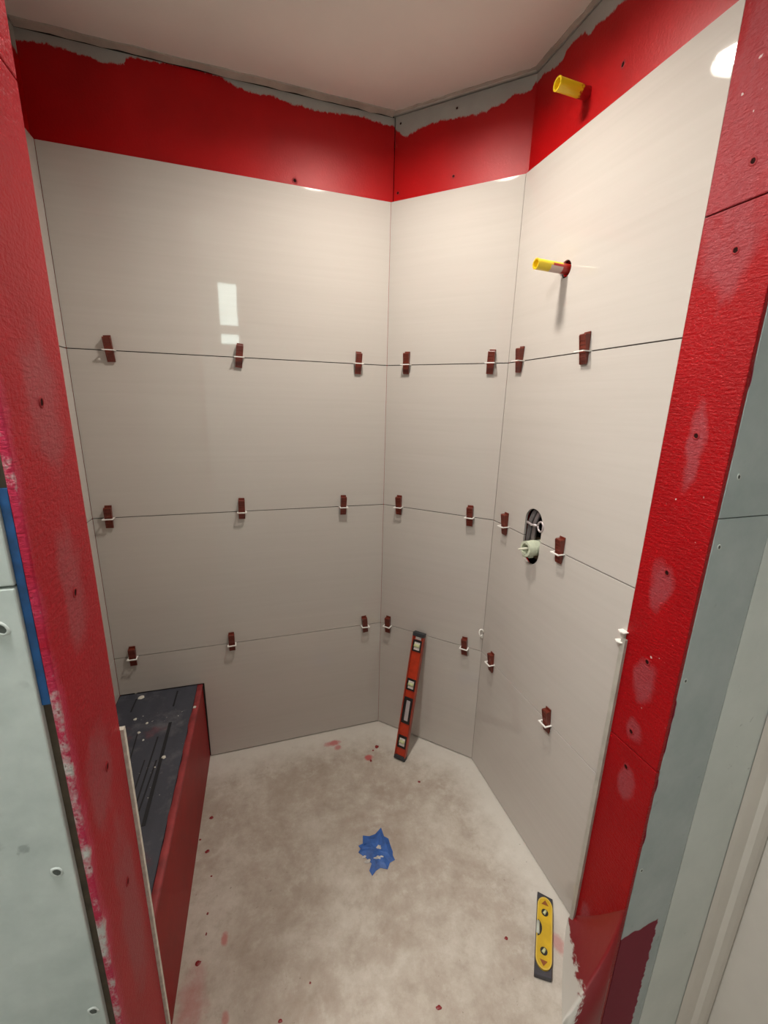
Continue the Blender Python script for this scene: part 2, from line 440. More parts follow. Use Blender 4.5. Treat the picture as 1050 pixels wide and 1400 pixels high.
# left jamb stub: core, red inner face boards, front boards
JT = CZ-.001
wfl = boxo('wall_front_left', (-1.75, LJF+.012, ZLOW), (LJX-.010, LJB, JT), M['drywall'], kind='structure')
setlabel(wfl, 'short wall left of the shower opening with red coated jamb and grey boards')
zs = onx((8, 88), LJX).z
for a, c in ((ZLOW, zs-.001), (zs+.001, JT)):
    boxo('jamb_board', (LJX-.010, LJF, a), (LJX, LJB, c), M['jamb_left'], wfl, bevel=.002)
boxo('stud_edge', (LJX-.022, LJF+.004, ZLOW), (LJX-.010, LJF+.0125, JT), M['wood'], wfl)
a, c = ony((75, 962), LJF).z, ony((8, 668), LJF).z
boxo('blue_corner_strip', (LJX-.0190, LJF+.0005, a), (LJX-.0100, LJF+.004, c), M['bluestrip'], wfl)['label'] = 'blue strip along the bare corner edge'
zsl = ony((16, 803), LJF-.004).z
for a, c in ((ZLOW, zsl-.0012), (zsl+.0012, JT)):
    boxo('wall_board', (-1.75, LJF-.004, a), (LJX-.0195, LJF+.012, c), M['board_left'], wfl, bevel=.002)
# tile edge that stops at bench back level on the jamb's rear side
bm = bmesh.new(); box(bm, (-W+.012, LJB, BH), (LJX+.0055, LJB+.010, 1.028)); box(bm, (LJX-.03, LJB, .0), (LJX+.0055, LJB+.010, BH))
bm_obj('tile', bm, M['tile_edge'], wfl)

# right jamb
wfr = boxo('wall_front_right', (RJX+.012, JF+.012, ZLOW), (1.25, JB-.0005, JT), M['drywall'], kind='structure')
setlabel(wfr, 'wall right of the shower opening with red coated jamb and grey-green boards')
z1, z2 = onx((860, 1022), RJX).z, onx((1005, 281), RJX).z
for a, c in ((ZLOW, z1-.0012), (z1+.0012, z2-.0012), (z2+.0012, JT)):
    boxo('jamb_board', (RJX, JF, a), (RJX+.012, JB, c), M['jamb_right'], wfr, bevel=.002)
pe = ony((953, 1097), JF).x
pf = ony((1040, 1050), JF).x
zsr = ony((1015, 707), JF).z
for a, c in ((ZLOW, zsr-.0012), (zsr+.0012, JT)):
    boxo('wall_board', (RJX+.0125, JF-.0005, a), (pe-.0012, JF+.012, c), M['board_right'], wfr, bevel=.0006)
boxo('wall_board', (pe+.0012, JF-.0005, ZLOW), (1.25, JF+.012, JT), M['board_far'], wfr)
boxo('board_joint', (pe-.0040, JF+.0015, ZLOW), (pe+.0040, JF+.0035, JT), M['black'], wfr)
tl = boxo('tile', (RJX-.009, JB-.008, .0), (Q+.001, JB+.006, 1.028), M['tile_end'], wfr, bevel=.0012)
# door casing on the bathroom side
bm = bmesh.new()
prof = [(pf-.045, 0), (pf-.02, -.004), (pf+.02, -.008), (pf+.035, -.018), (pf+.06, -.022), (.852, -.022), (.858, 0)]
a = [bm.verts.new((x, JF-.002+y, ZLOW)) for x, y in prof]; c = [bm.verts.new((x, JF-.002+y, 2.2)) for x, y in prof]
for i in range(len(prof)-1): bm.faces.new((a[i], a[i+1], c[i+1], c[i]))
bm.faces.new(c[::-1]); bm.faces.new(a)
setlabel(bm_obj('trim_1', bm, M['casing'], kind='structure'), 'cream painted casing right of the shower opening')
# bathroom behind the photographer
RY = -2.36
WIN = (-.752, -.605, 2.24, 2.57)
wrear = plate('wall_rear', rect(-1.75, ZLOW, 1.25, CZ), [rect(WIN[0], 2.09, WIN[1], 2.17), rect(WIN[0], WIN[2], WIN[1], WIN[3])], .05,
              frame((0, RY, 0), (1, 0, 0), (0, 0, 1)) @ Matrix.Scale(-1, 4, (0, 0, 1)), M['drywall'], kind='structure')
boxo('wall_bathroom_left', (-1.77, -2.45, ZLOW), (-1.75, .2, CZ), M['drywall'], kind='structure')
boxo('wall_bathroom_right', (.86, -2.45, ZLOW), (.88, JF-.003, CZ), M['casing'], kind='structure')
boxo('wall_outer', (1.25, -2.45, ZLOW), (1.27, .2, CZ), M['drywall'], kind='structure')
m, nt, b = mat('daylight_pane'); b.inputs['Base Color'].default_value = (.8, .9, .9, 1)
b.inputs['Emission Color'].default_value = (.78, .95, .88, 1); b.inputs['Emission Strength'].default_value = WINDOW_POWER
M['pane'] = m
win = boxo('window_1', (WIN[0]-.02, RY-.045, 2.075), (WIN[0]-.0005, RY+.004, WIN[3]+.02), M['trim_white'], kind='structure')
boxo('window_frame', (WIN[1]+.0005, RY-.045, 2.075), (WIN[1]+.02, RY+.004, WIN[3]+.02), M['trim_white'], win)
boxo('window_pane', (WIN[0], RY-.04, WIN[2]), (WIN[1], RY-.03, WIN[3]), M['pane'], win)
boxo('window_pane', (WIN[0], RY-.04, 2.09), (WIN[1], RY-.03, 2.17), M['pane'], win)
boxo('window_bar', (WIN[0], RY-.029, WIN[2]+.095), (WIN[1], RY-.024, WIN[2]+.10), M['trim_white'], win)

# ragged drywall edge / tape strips where the ceiling meets the walls
def strip(name, p0, p1, off, wd, th, seed):
    """thin torn strip on the ceiling running from p0 to p1, 'off' from the wall"""
    rnd = random.Random(seed); p0, p1 = Vector(p0), Vector(p1); t = (p1-p0).normalized(); n = Vector((t.y, -t.x, 0))
    bm = bmesh.new(); k_ = 26; A = []
    for i in range(k_+1):
        c = p0.lerp(p1, i/k_); o0 = off+rnd.uniform(-.0015, .0015); o1 = off+wd+rnd.uniform(-.003, .002); h = th*rnd.uniform(.75, 1.2)
        A.append([bm.verts.new(c+n*o0+Vector((0, 0, CZ-h))), bm.verts.new(c+n*o1+Vector((0, 0, CZ-h*.5))), bm.verts.new(c+n*o1+Vector((0, 0, CZ+.001))), bm.verts.new(c+n*o0+Vector((0, 0, CZ+.001)))])
    for a, c in zip(A, A[1:]):
        for j in range(4): bm.faces.new((a[j], a[(j+1) % 4], c[(j+1) % 4], c[j]))
    bm.faces.new(A[0]); bm.faces.new(A[-1][::-1])
    return setlabel(bm_obj(name, bm, M['tape'], kind='structure'), 'torn drywall edge strip along the ceiling corner')
strip('trim_2', (-W-.01, TT, 0), (0, TT, 0), .007, .024, .009, 1)
strip('trim_3', (TT*.4, 0, 0), (Q+TT*.4, -Q, 0), .004, .008, .004, 2)
strip('trim_4', (Q+TT, -Q, 0), (Q+TT, JB, 0), .006, .012, .006, 3)
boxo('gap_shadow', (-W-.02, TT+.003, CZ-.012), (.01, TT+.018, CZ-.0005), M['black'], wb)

# red membrane cove at the foot of the right jamb
m, nt, b = mat('membrane_cove'); k = N(nt)
at = k.node('ShaderNodeAttribute', attribute_name='t'); tf = at.outputs['Fac']
e = k.math('ADD', tf, k.math('MULTIPLY_ADD', k.noise(k.coord((20, 6, 20)), 2.5, 6, .7), .34, -.17))
mk = k.step(e, .80, .84, 1, 0)
fr = k.noise(k.coord(), 9, 4)
redc = k.mix(k.step(tf, .15, .9), (.23, .0015, .004), (.17, .016, .020))  # sheen painted into the colour: paler pink towards the floor
k.link(k.mix(mk, (.46, .43, .385), redc), b.inputs['Base Color']); b.inputs['Roughness'].default_value = .38
k.link(k.bump(k.noise(k.coord(), 60, 3), .2, .002), b.inputs['Normal'])
M['cove'] = m
bm = bmesh.new(); ny, nx = 14, 16; rows = []; tv = []
for i in range(ny+1):
    f = i/ny; xo = .340-.190*f; h = .02+.26*f**1.2; wd = RJX-.001-xo
    row = []
    for j in range(nx+1):
        t = j/nx; x = RJX-.001-wd*t**2.3; ye = JF-.001-.0425*(RJX-x)/.2; y = -1.014+(ye+1.014)*f
        row.append(bm.verts.new((x, y, .0012+h*(1-t)))); tv.append(t)
    rows.append(row)
for a, c in zip(rows, rows[1:]):
    for j in range(nx): bm.faces.new((a[j], a[j+1], c[j+1], c[j]))
# front skirt
low = [bm.verts.new((v.co.x, v.co.y-.0005, -.27)) for v in rows[-1]]; tv += [min(.7, j/nx) for j in range(nx+1)]
for j in range(nx): bm.faces.new((rows[-1][j], rows[-1][j+1], low[j+1], low[j]))
cv = bm_obj('membrane_cove', bm, M['cove'], wfr, smooth=True)
at = cv.data.attributes.new('t', 'FLOAT', 'POINT')
for i, v in enumerate(tv): at.data[i].value = v

# screw dimples and patches on jambs and boards
M['screw'] = simple('screw_dark', (.022, .006, .005), .9, spec=.05)
M['screw_g'] = simple('screw_hole_grey', (.10, .11, .10), .8)
M['dimple'] = simple('dimple_rim', (.26, .018, .022), .6, spec=.2)
M['dimple_g'] = simple('dimple_rim_grey', (.55, .58, .55), .8)
def dimple(p, n, r, rim, core, parent, squash=1.0, ang=0):
    p, n = Vector(p), Vector(n); u = n.orthogonal().normalized() if abs(n.z) > .9 else Vector((0, 0, 1)).cross(n).normalized(); v = n.cross(u)
    u, v = u*math.cos(ang)+v*math.sin(ang), v*math.cos(ang)-u*math.sin(ang)
    rnd = random.Random(int(abs(p.x*7919+p.z*104729)*100))
    bm = bmesh.new(); seg = 14; prev = None
    for rr, h in ((1.9, .0002), (1.45, .0016), (1.05, .0007)):
        ring = [bm.verts.new(p+n*h+(u*math.cos(a)*squash+v*math.sin(a))*r*rr*rnd.uniform(.9, 1.1)) for a in (2*math.pi*i/seg for i in range(seg))]
        if prev:
            for i in range(seg): bm.faces.new((prev[i], prev[(i+1) % seg], ring[(i+1) % seg], ring[i]))
        prev = ring
    o = bm_obj('screw_dimple', bm, rim, parent, smooth=True)
    bm = bmesh.new(); ring = [bm.verts.new(p+n*.0009+(u*math.cos(a)*squash+v*math.sin(a))*r*1.15*rnd.uniform(.85, 1.1)) for a in (2*math.pi*i/seg for i in range(seg))]
    c = bm.verts.new(p+n*.0004)
    for i in range(seg): bm.faces.new((ring[i], ring[(i+1) % seg], c))
    bm_obj('screw_hole', bm, core, o)
for u in RSC: dimple(onx(u, RJX), (-1, 0, 0), .0050, M['dimple'], M['screw'], wfr, .8, .5)
for u in LSC: dimple(onx(u, LJX), (1, 0, 0), .0045, M['dimple'], M['screw'], wfl, .75, -.4)
for u in [(1010, 652), (983, 748), (937, 931), (877, 1190)]: dimple(ony(u, JF-.0005), (0, -1, 0), .0038, M['dimple_g'], M['screw_g'], wfr, .8, .4)
for u in [(2, 860), (78, 1192), (128, 1382)]: dimple(ony(u, LJF-.004), (0, -1, 0), .0055, M['dimple_g'], M['screw_g'], wfl, .7, .5)
for u, fn in [((403, 247), 0), ((175, 260), 0)][:1]: dimple(ony(u, TT), (0, -1, 0), .005, M['dimple'], M['screw'], wb)
for u in [(620, 241), (625, 148), (548, 169), (544, 264)]: dimple(onplane(u, pn, (1, 1, 0)), (-S, -S, 0), .0035, M['dimple'] if u[1] > 200 else M['raw'], M['screw'], wa)
dimple(onx((852, 88), Q+TT), (-1, 0, 0), .005, M['dimple'], M['screw'], wr, .7)

# ------------------------------------------------------------------ ceiling lamps
def lamp(x, y, power, col, label, lens):
    t = thing('recessed_light', label, 'light', (x, y, CZ))
    bm = bmesh.new(); prev = None; seg = 40
    for r, z in ((.104, .0005), (.103, -.004), (.096, -.0065), (.080, -.006), (.0755, -.002), (.074, .002)):
        ring = [bm.verts.new((r*math.cos(a), r*math.sin(a), z)) for a in (2*math.pi*i/seg for i in range(seg))]
        if prev:
            for i in range(seg): bm.faces.new((prev[i], prev[(i+1) % seg], ring[(i+1) % seg], ring[i]))
        prev = ring
    bm_obj('trim_ring', bm, M['trim_white'], t, smooth=True)
    bm = bmesh.new(); tube(bm, (0, 0, .002), (0, 0, .030), .076, .068, 40, cap0=False)
    bm_obj('baffle', bm, M['trim_white'], t, smooth=True)
    me, nt_, b_ = mat('lamp_lens'); b_.inputs['Base Color'].default_value = (.9, .9, .85, 1)
    b_.inputs['Emission Color'].default_value = col+(1,); b_.inputs['Emission Strength'].default_value = lens
    bm = bmesh.new(); tube(bm, (0, 0, .024), (0, 0, .028), .069, .069, 40)
    bm_obj('lens', bm, me, t)
    L = bpy.data.lights.new('lamp_glow', 'AREA'); L.shape = 'DISK'; L.size = .130; L.energy = power; L.color = col; L.spread = math.radians(168)
    lo = bpy.data.objects.new('lamp_glow', L); COL.objects.link(lo); lo.parent = t; lo.location = (0, 0, .0215)
    return t
lamp(*LAMPS[0], CAN_POWER, CAN_COL, 'round recessed ceiling lamp above the shower stall', 45.0)
lamp(*LAMPS[1], BATH_POWER, BATH_COL, 'round recessed ceiling lamp outside the shower opening', 30.0)

# ------------------------------------------------------------------ bench
m, nt, b = mat('bench_foam_top'); k = N(nt)
f = k.noise(k.coord((6, 2, 1)), 3, 5); col = k.mix(f, (.022, .024, .033), (.060, .062, .082))
dust = k.noise(k.coord((1, 1, 1)), 9, 6, .7); col = k.mix(k.math('MULTIPLY', k.step(dust, .52, .72), .35), col, (.25, .24, .25))
rp = k.noise(k.coord((1, 1, 1), loc=(3, 1, 0)), 6, 4); col = k.mix(k.math('MULTIPLY', k.step(rp, .60, .70), .5), col, (.22, .02, .03))
sp = k.noise(k.coord(), 85, 2); sm = k.math('MULTIPLY', k.step(sp, .70, .74), k.step(k.noise(k.coord(), 7, 2), .48, .58)); col = k.mix(sm, col, (.55, .53, .48))
k.link(col, b.inputs['Base Color']); b.inputs['Roughness'].default_value = .5
k.link(k.bump(k.noise(k.coord(), 70, 4), .2, .002), b.inputs['Normal'])
M['bench_top'] = m
m, nt, b = mat('bench_membrane'); k = N(nt)
f = k.noise(k.coord((3, 3, 3)), 3, 5); k.link(k.mix(k.step(f, .3, .7), (.22, .002, .003), (.30, .003, .004)), b.inputs['Base Color'])
b.inputs['Roughness'].default_value = .45; b.inputs['Specular IOR Level'].default_value = .15; k.link(k.bump(k.noise(k.coord(), 90, 3), .15, .002), b.inputs['Normal'])
M['bench_red'] = m
M['rim'] = simple('bench_rim_red', (.25, .028, .030), .5, nscale=25, namp=.3)
t = thing('shower_bench', 'red coated shower bench with dark scratched top against the left wall', 'bench', (-W, -.51, 0))
BX1 = W-.849                                     # the front leans in slightly towards the doorway
def bl(p): return (p[0], p[1]+.51, p[2])
bm = bmesh.new(); y0, y1 = -.0005, LJB+.0115
def hexa(bm, c):
    v = [bm.verts.new(bl(x)) for x in c]
    for f in ((0, 1, 2, 3), (7, 6, 5, 4), (0, 4, 5, 1), (1, 5, 6, 2), (2, 6, 7, 3), (3, 7, 4, 0)): bm.faces.new([v[i] for i in f])
hexa(bm, [(.001, y0, .001), (BX, y0, .001), (BX1, y1, .001), (.001, y1, .001), (.001, y0, bz_l-.006), (BX-.004, y0, BH-.006), (BX1-.004, y1, BH-.006), (.001, y1, bz_l-.006)])
bm_obj('body', bm, M['bench_red'], t)
bm = bmesh.new()
hexa(bm, [(.001, y0, bz_l-.006), (BX-.022, y0, BH-.006), (BX1-.022, y1, BH-.006), (.001, y1, bz_l-.006), (.001, y0, bz_l), (BX-.024, y0, BH), (BX1-.024, y1, BH), (.001, y1, bz_l)])
bm_obj('top_board', bm, M['bench_top'], t)
bm = bmesh.new()
n = 24; A = []
rnd = random.Random(3)
for i in range(n+1):
    f = i/n; y = y0+(y1-y0)*f; xe = BX+(BX1-BX)*f; q = rnd.uniform(-.004, .004)
    A.append([bm.verts.new(bl(c)) for c in ((xe-.022+q, y, BH+.0005), (xe-.006, y, BH+.0012), (xe-.0025, y, BH-.001), (xe-.001, y, BH-.006), (xe-.006, y, BH-.010), (xe-.024, y, BH-.003))])
for a, c in zip(A, A[1:]):
    for j in range(6): bm.faces.new((a[j], a[(j+1) % 6], c[(j+1) % 6], c[j]))
bm.faces.new(A[0]); bm.faces.new(A[-1][::-1])
bm_obj('coated_rim', bm, M['rim'], t, smooth=True)
M['groove'] = simple('groove_black', (.006, .006, .008), .7)
def zt(x): return bz_l+(BH-bz_l)*(x/BX)
for (u0, u1, wd) in [((188, 1005), (165, 1085), .004), ((233, 988), (196, 1130), .011), ((216, 1008), (180, 1120), .005), ((243, 945), (237, 966), .006), ((187, 957), (179, 975), .005), ((172, 995), (168, 1003), .005), ((214, 1040), (190, 1110), .005), ((198, 1040), (183, 1085), .004)]:
    a, c = onz(u0, BH), onz(u1, BH); a = (max(a.x+W, .005), min(-.004, a.y)); c = (max(c.x+W, .005), max(-1.0, c.y))
    bm = bmesh.new(); d = (Vector(c)-Vector(a)).normalized(); nn = Vector((-d.y, d.x))*wd/2
    pts = [Vector(a)+nn, Vector(c)+nn, Vector(c)-nn, Vector(a)-nn]
    lo = [bm.verts.new(bl((p.x, p.y, zt(p.x)-.001))) for p in pts]; hi = [bm.verts.new(bl((p.x, p.y, zt(p.x)+.0006))) for p in pts]
    bm.faces.new(hi); bm.faces.new(lo[::-1])
    for i in range(4): bm.faces.new((lo[i], lo[(i+1) % 4], hi[(i+1) % 4], hi[i]))
    bm_obj('groove', bm, M['groove'], t)
M['mortar'] = simple('dry_mortar', (.58, .55, .48), .9, nscale=40, namp=.15)
def lump(c, r, h, mt, parent, name, seed, nrm=(0, 0, 1), seg=12, stretch=1.0, ang=0):
    rnd = random.Random(seed); nrm = Vector(nrm); u = nrm.orthogonal().normalized(); v = nrm.cross(u); c = Vector(c)
    u, v = u*math.cos(ang)+v*math.sin(ang), v*math.cos(ang)-u*math.sin(ang)
    bm = bmesh.new(); prev = None; rs = [rnd.uniform(.75, 1.2) for _ in range(seg)]
    for rr, hh in ((1, 0), (.82, .7), (.45, 1.0)):
        ring = [bm.verts.new(c+nrm*h*hh+(u*math.cos(a)*stretch+v*math.sin(a))*r*rr*q) for a, q in zip((2*math.pi*i/seg for i in range(seg)), rs)]
        if prev:
            for i in range(seg): bm.faces.new((prev[i], prev[(i+1) % seg], ring[(i+1) % seg], ring[i]))
        prev = ring
    bm.faces.new(prev)
    return bm_obj(name, bm, mt, parent, smooth=True)
for i, (u, r) in enumerate([((193, 955), .012), ((187, 948), .008), ((185, 985), .006), ((190, 1003), .006), ((196, 1013), .004), ((224, 1036), .007), ((201, 990), .005), ((212, 1050), .003), ((266, 967), .007)]):
    p = onz(u, BH); lump((p.x+W, p.y+.51, zt(p.x+W)+.0004), r, .003, M['mortar'], t, 'mortar_splash', i)

# ------------------------------------------------------------------ tile levelling clips
M['wedge'] = simple('wedge_brown_plastic', (.13, .018, .008), .38, nscale=40, namp=.25)
M['clip'] = simple('clip_white_plastic', (.80, .77, .72), .4)
def wedge_mesh():
    bm = bmesh.new()
    # side profile in (y,z): back on the tile, front sloping
    def sl(x0, x1, prof):
        a = [bm.verts.new((x0, y, z)) for y, z in prof]; c = [bm.verts.new((x1, y, z)) for y, z in prof]; n = len(prof)
        bm.faces.new(a); bm.faces.new(c[::-1])
        for i in range(n): bm.faces.new((a[i], c[i], c[(i+1) % n], a[(i+1) % n]))
    main = [(-.0045, -.038), (-.0075, -.038), (-.0195, .040), (-.0185, .0425), (-.0045, .0425)]
    sl(-.0125, .0125, main)
    sl(-.0115, .0115, [(-.0012, -.034), (-.0045, -.034), (-.0045, .0485), (-.0025, .0495), (-.0012, .0485)])
    for x in (-.0125, .0095): sl(x, x+.003, [(-.0075, -.037), (-.0088, -.037), (-.0207, .039), (-.0195, .040)])
    for i in range(6):
        z = -.028+i*.011; y = -.0075-(z+.038)*.1538
        sl(-.0095, .0095, [(y+.001, z-.0012), (y-.0012, z-.0012), (y-.0012, z+.0012), (y+.001, z+.0012)])
    bmesh.ops.recalc_face_normals(bm, faces=bm.faces[:])
    me = bpy.data.meshes.new('wedge'); bm.to_mesh(me); bm.free(); me.materials.append(M['wedge']); return me
def clip_mesh():
    bm = bmesh.new(); h = .0013
    box(bm, (-.0185, -.0235, -h), (-.0135, .004, h)); box(bm, (.0135, -.0235, -h), (.0185, .004, h))
    box(bm, (-.0185, -.0275, -h*1.3), (.0185, -.0225, h*1.3))
    box(bm, (-.0135, -.001, -h), (.0135, .004, h))
    me = bpy.data.meshes.new('clip'); bm.to_mesh(me); bm.free(); me.materials.append(M['clip']); return me
WM, CM = wedge_mesh(), clip_mesh()
CL = {  # (top px, bottom px) of every wedge
 ('upper', 'bench'): [((145, 459), (153, 495)), ((328, 470), (326, 503)), ((491, 481), (489, 512))],
 ('upper', 'angled'): [((556, 481), (555, 512)), ((673, 478), (669, 512))],
 ('upper', 'valve'): [((711, 474), (708, 510)), ((800, 454), (797, 499))],
 ('middle', 'bench'): [((146, 689), (150, 719)), ((330, 682), (331, 710)), ((470, 678), (469, 704))],
 ('middle', 'angled'): [((545, 678), (545, 704)), ((643, 688), (642, 716))],
 ('middle', 'valve'): [((690, 702), (689, 731)), ((766, 735), (763, 770))],
 ('lower', 'bench'): [((179, 882), (183, 908)), ((316, 866), (318, 890)), ((498, 843), (500, 865))],
 ('lower', 'angled'): [((530, 843), (530, 866)), ((635, 870), (635, 894))],
 ('lower', 'valve'): [((671, 890), (671, 916)), ((747, 968), (747, 1002))]}
WHERE = {'bench': ['at the far end from the corner', 'midway along the wall', 'next to the inner corner'],
         'angled': ['beside the corner with the bench wall', 'beside the corner with the valve wall'],
         'valve': ['beside the corner with the angled wall', 'on the doorway side']}
rnd = random.Random(11)
for (row, wall), lst in CL.items():
    z = {'upper': S1, 'middle': S2, 'lower': S3}[row]
    fr = {'bench': FB, 'angled': FA, 'valve': FR}[wall]
    nrm = (fr.to_3x3() @ Vector((0, 0, 1))); tan = fr.to_3x3() @ Vector((1, 0, 0)); org = fr.translation
    for i, (a, c) in enumerate(lst):
        pa = onplane(a, org+nrm*.012, nrm); pc = onplane(c, org+nrm*.006, nrm)
        d = pa-pc; tilt = max(-.24, min(.24, math.atan2(d.dot(tan), d.z)))
        mid = (pa+pc)/2; u = (mid-org).dot(tan)
        loc = org+tan*u+Vector((0, 0, z))
        R = Matrix((tan, -nrm, Vector((0, 0, 1)))).transposed().to_4x4(); R.translation = loc
        e = thing('tile_leveling_clip', f'brown wedge clip, {row} joint of {wall} wall, {WHERE[wall][i]}', 'tile clip', group='tile levelling clips', mtx=R)
        wo = link('wedge', WM, None, e); wo.rotation_euler = (0, tilt*1.0, 0); wo.location = (0, 0, ((pa+pc)/2).z-z-.004 if abs(((pa+pc)/2).z-z) < .012 else 0)
        co = link('clip', CM, None, e); co.rotation_euler = (0, rnd.uniform(-.03, .03), 0)

# broken clip stubs
p = onplane((660, 865), (Q-.004, -Q-.004, 0), (.383, .924, 0)); p = Vector((Q-.012, -Q+.001, p.z))
t = thing('broken_clip', 'broken white clip ring stuck in the corner beside the valve wall', 'tile clip', p)
bm = bmesh.new(); path_tube(bm, [(.009*math.cos(a), -.004-.003*math.sin(2*a), .016*math.sin(a)) for a in (2*math.pi*i/14 for i in range(13))], .0032, 8)
bm_obj('ring', bm, M['clip'], t, smooth=True)
bm = bmesh.new(); box(bm, (.002, -.006, -.026), (.009, -.001, -.012)); bm_obj('tab', bm, M['clip'], t)
for (u, lab) in [((854, 866), 'small white clip base poking past the red jamb, upper of two'), ((849, 879), 'small white clip base on top of the tile edge by the red jamb')]:
    p = onx(u, RJX-.012); o = thing('clip_base', lab, 'tile clip', (Q-.0002, max(p.y, JB-.004)+.006, p.z))
    bm = bmesh.new(); prism(bm, [(0, .012), (-.014, .014), (-.020, .004), (-.016, -.008), (0, -.009)], -.0012, .0012); bm_obj('plate', bm, M['clip'], o)

# ------------------------------------------------------------------ yellow capped pipes
m, nt, b = mat('yellow_pipe'); k = N(nt); s = k.sep(k.coord())
e = k.math('ADD', s[0], k.math('MULTIPLY_ADD', k.noise(k.coord(), 60, 5, .7), .05, -.025))
mk = k.step(e, -.030, -.027)
k.link(k.mix(mk, (.80, .56, .015), (.38, .006, .008)), b.inputs['Base Color']); b.inputs['Roughness'].default_value = .32
M['pipe_red'] = m
m, nt, b = mat('yellow_pipe_label'); k = N(nt); s = k.sep(k.coord())
e = k.math('ADD', s[0], k.math('MULTIPLY_ADD', k.noise(k.coord(), 30, 3), .02, -.01))
lab = k.math('MULTIPLY', k.step(e, -.062, -.060), k.step(s[2], .001, -.001)); redm = k.step(e, -.020, -.016)
stripe = k.math('MULTIPLY', k.step(e, -.056, -.054), k.math('MULTIPLY', k.step(s[2], .0075, .0065), k.step(s[2], -.001, .0)))
c = k.mix(lab, (.84, .60, .02), (.62, .45, .40)); c = k.mix(stripe, c, (.42, .02, .02)); c = k.mix(redm, c, (.38, .02, .012))
k.link(c, b.inputs['Base Color']); b.inputs['Roughness'].default_value = .3
M['pipe_label'] = m
M['pipe_in'] = simple('yellow_pipe_inside', (.60, .42, .02), .4)
def stub(loc, L, r, mt, label, tilt=(0, 0, 0)):
    t = thing('stub_pipe', label, 'pipe', loc); t.rotation_euler = tilt
    bm = bmesh.new(); tube(bm, (.05, 0, 0), (-L, 0, 0), r, r, 32, rin=r*.80)
    bm_obj('pipe', bm, mt, t)
    bm = bmesh.new(); tube(bm, (-L+.020, 0, 0), (-L+.022, 0, 0), r*.795, seg=24); bm_obj('plug', bm, M['pipe_in'], t)
    bm = bmesh.new(); tube(bm, (-L, 0, 0), (-L+.004, 0, 0), r*1.04, seg=32, rin=r*.78); bm_obj('lip', bm, mt, t)
    return t
stub((Q, -Q-pu, pv), .105, .0145, M['pipe_label'], 'yellow capped pipe stub sticking out through the tile with a long shadow', (0, .03, 0))
stub((Q+TT, -Q-up_u, up_v), .100, .0155, M['pipe_red'], 'yellow pipe stub partly painted red, in the red band under the ceiling', (0, .02, 0))

# ------------------------------------------------------------------ shower valve in its slot
M['guard'] = simple('guard_plastic', (.52, .55, .42), .4, nscale=30, namp=.1)
M['pex'] = simple('grey_tube', (.10, .088, .088), .35, nscale=30, namp=.25)
M['chrome'] = simple('valve_metal', (.20, .17, .17), .35, .5)
cz = onx((723, 750), Q-.02).z; cy = onx((727, 750), Q-.01).y+.004
t = thing('shower_valve', 'shower valve with pale green plaster guard in the oval wall opening', 'valve', (Q, cy, cz))
bm = bmesh.new(); tube(bm, (.03, 0, 0), (-.034, 0, 0), .0270, .0270, 28, rin=.0185); tube(bm, (-.008, 0, 0), (-.004, 0, 0), .0282, .0282, 28, rin=.02)
for a in range(3):
    A = a*2.1; box(bm, (-.033, -.002, .014), (-.002, .002, .023), Matrix.Rotation(A, 4, 'X'))
bm_obj('plaster_guard', bm, M['guard'], t)
bm = bmesh.new(); tube(bm, (.02, 0, 0), (-.008, 0, 0), .0160, .0160, 20); tube(bm, (-.008, 0, 0), (-.062, 0, .001), .006, .0022, 12)
bm_obj('stem', bm, simple('stem_plastic', (.70, .68, .55), .4), t)
bm = bmesh.new(); box(bm, (-.030, .006, -.034), (-.012, .016, -.020)); box(bm, (-.022, -.010, -.032), (-.004, .004, -.024)); bm_obj('guard_tab', bm, M['guard'], t)
for dy, r, x in ((.037, .0060, .004), (.022, .0085, .010), (.046, .0045, .004)):
    bm = bmesh.new(); path_tube(bm, [(x, dy, -.02), (x, dy-.002, .04), (x+.002, dy-.003, .09), (x+.012, dy-.008, .125), (x+.03, dy-.014, .16)], r, 10)
    bm_obj('water_tube', bm, M['pex'] if r < .007 else M['chrome'], t, smooth=True)
bm = bmesh.new(); path_tube(bm, [(-.004, .044, .083), (-.006, .016, .080), (-.004, -.010, .084)], .0042, 8)
path_tube(bm, [(.0, -.024+.014*math.cos(a), .083+.017*math.sin(a)) for a in (2*math.pi*i/16 for i in range(17))], .0035, 8)
bm_obj('hose_clamp', bm, simple('clamp_metal', (.50, .43, .43), .35, .4), t, smooth=True)
bm = bmesh.new(); box(bm, (.03, -.05, -.05), (.075, .05, .03)); bm_obj('valve_body', bm, simple('valve_body_brass', (.10, .07, .04), .5, .6), t)

# ------------------------------------------------------------------ orange spirit level leaning on the angled wall
M['orange'] = simple('orange_enamel', (.46, .036, .010), .40, nscale=22, namp=.3)
M['orange2'] = simple('orange_flange', (.33, .042, .020), .45, nscale=26, namp=.3)
M['capblack'] = simple('level_end_cap', (.025, .028, .032), .5)
M['vialframe'] = simple('vial_frame_black', (.010, .009, .009), .5)
M['vial'] = simple('vial_green', (.50, .52, .28), .15)
M['vialpale'] = simple('vial_window_pale', (.42, .37, .37), .3)
M['labelw'] = simple('label_white', (.70, .64, .60), .5, nscale=30, namp=.3)
bot = onz((547, 1037), .002); topp = onplane((573, 870), (-.030*S, -.030*S, 0), (1, 1, 0))
ax = (topp-bot).normalized(); LL = .61
tan = Vector((S, -S, 0)); xw = (tan-ax*tan.dot(ax)).normalized(); yw = ax.cross(xw)   # yw points into the wall
R = Matrix((xw, yw, ax)).transposed().to_4x4(); R.translation = bot
t = thing('spirit_level', 'orange box spirit level leaning upright against the narrow angled wall', 'level', mtx=R)
HW, HT = .0275, .0125
bm = bmesh.new()
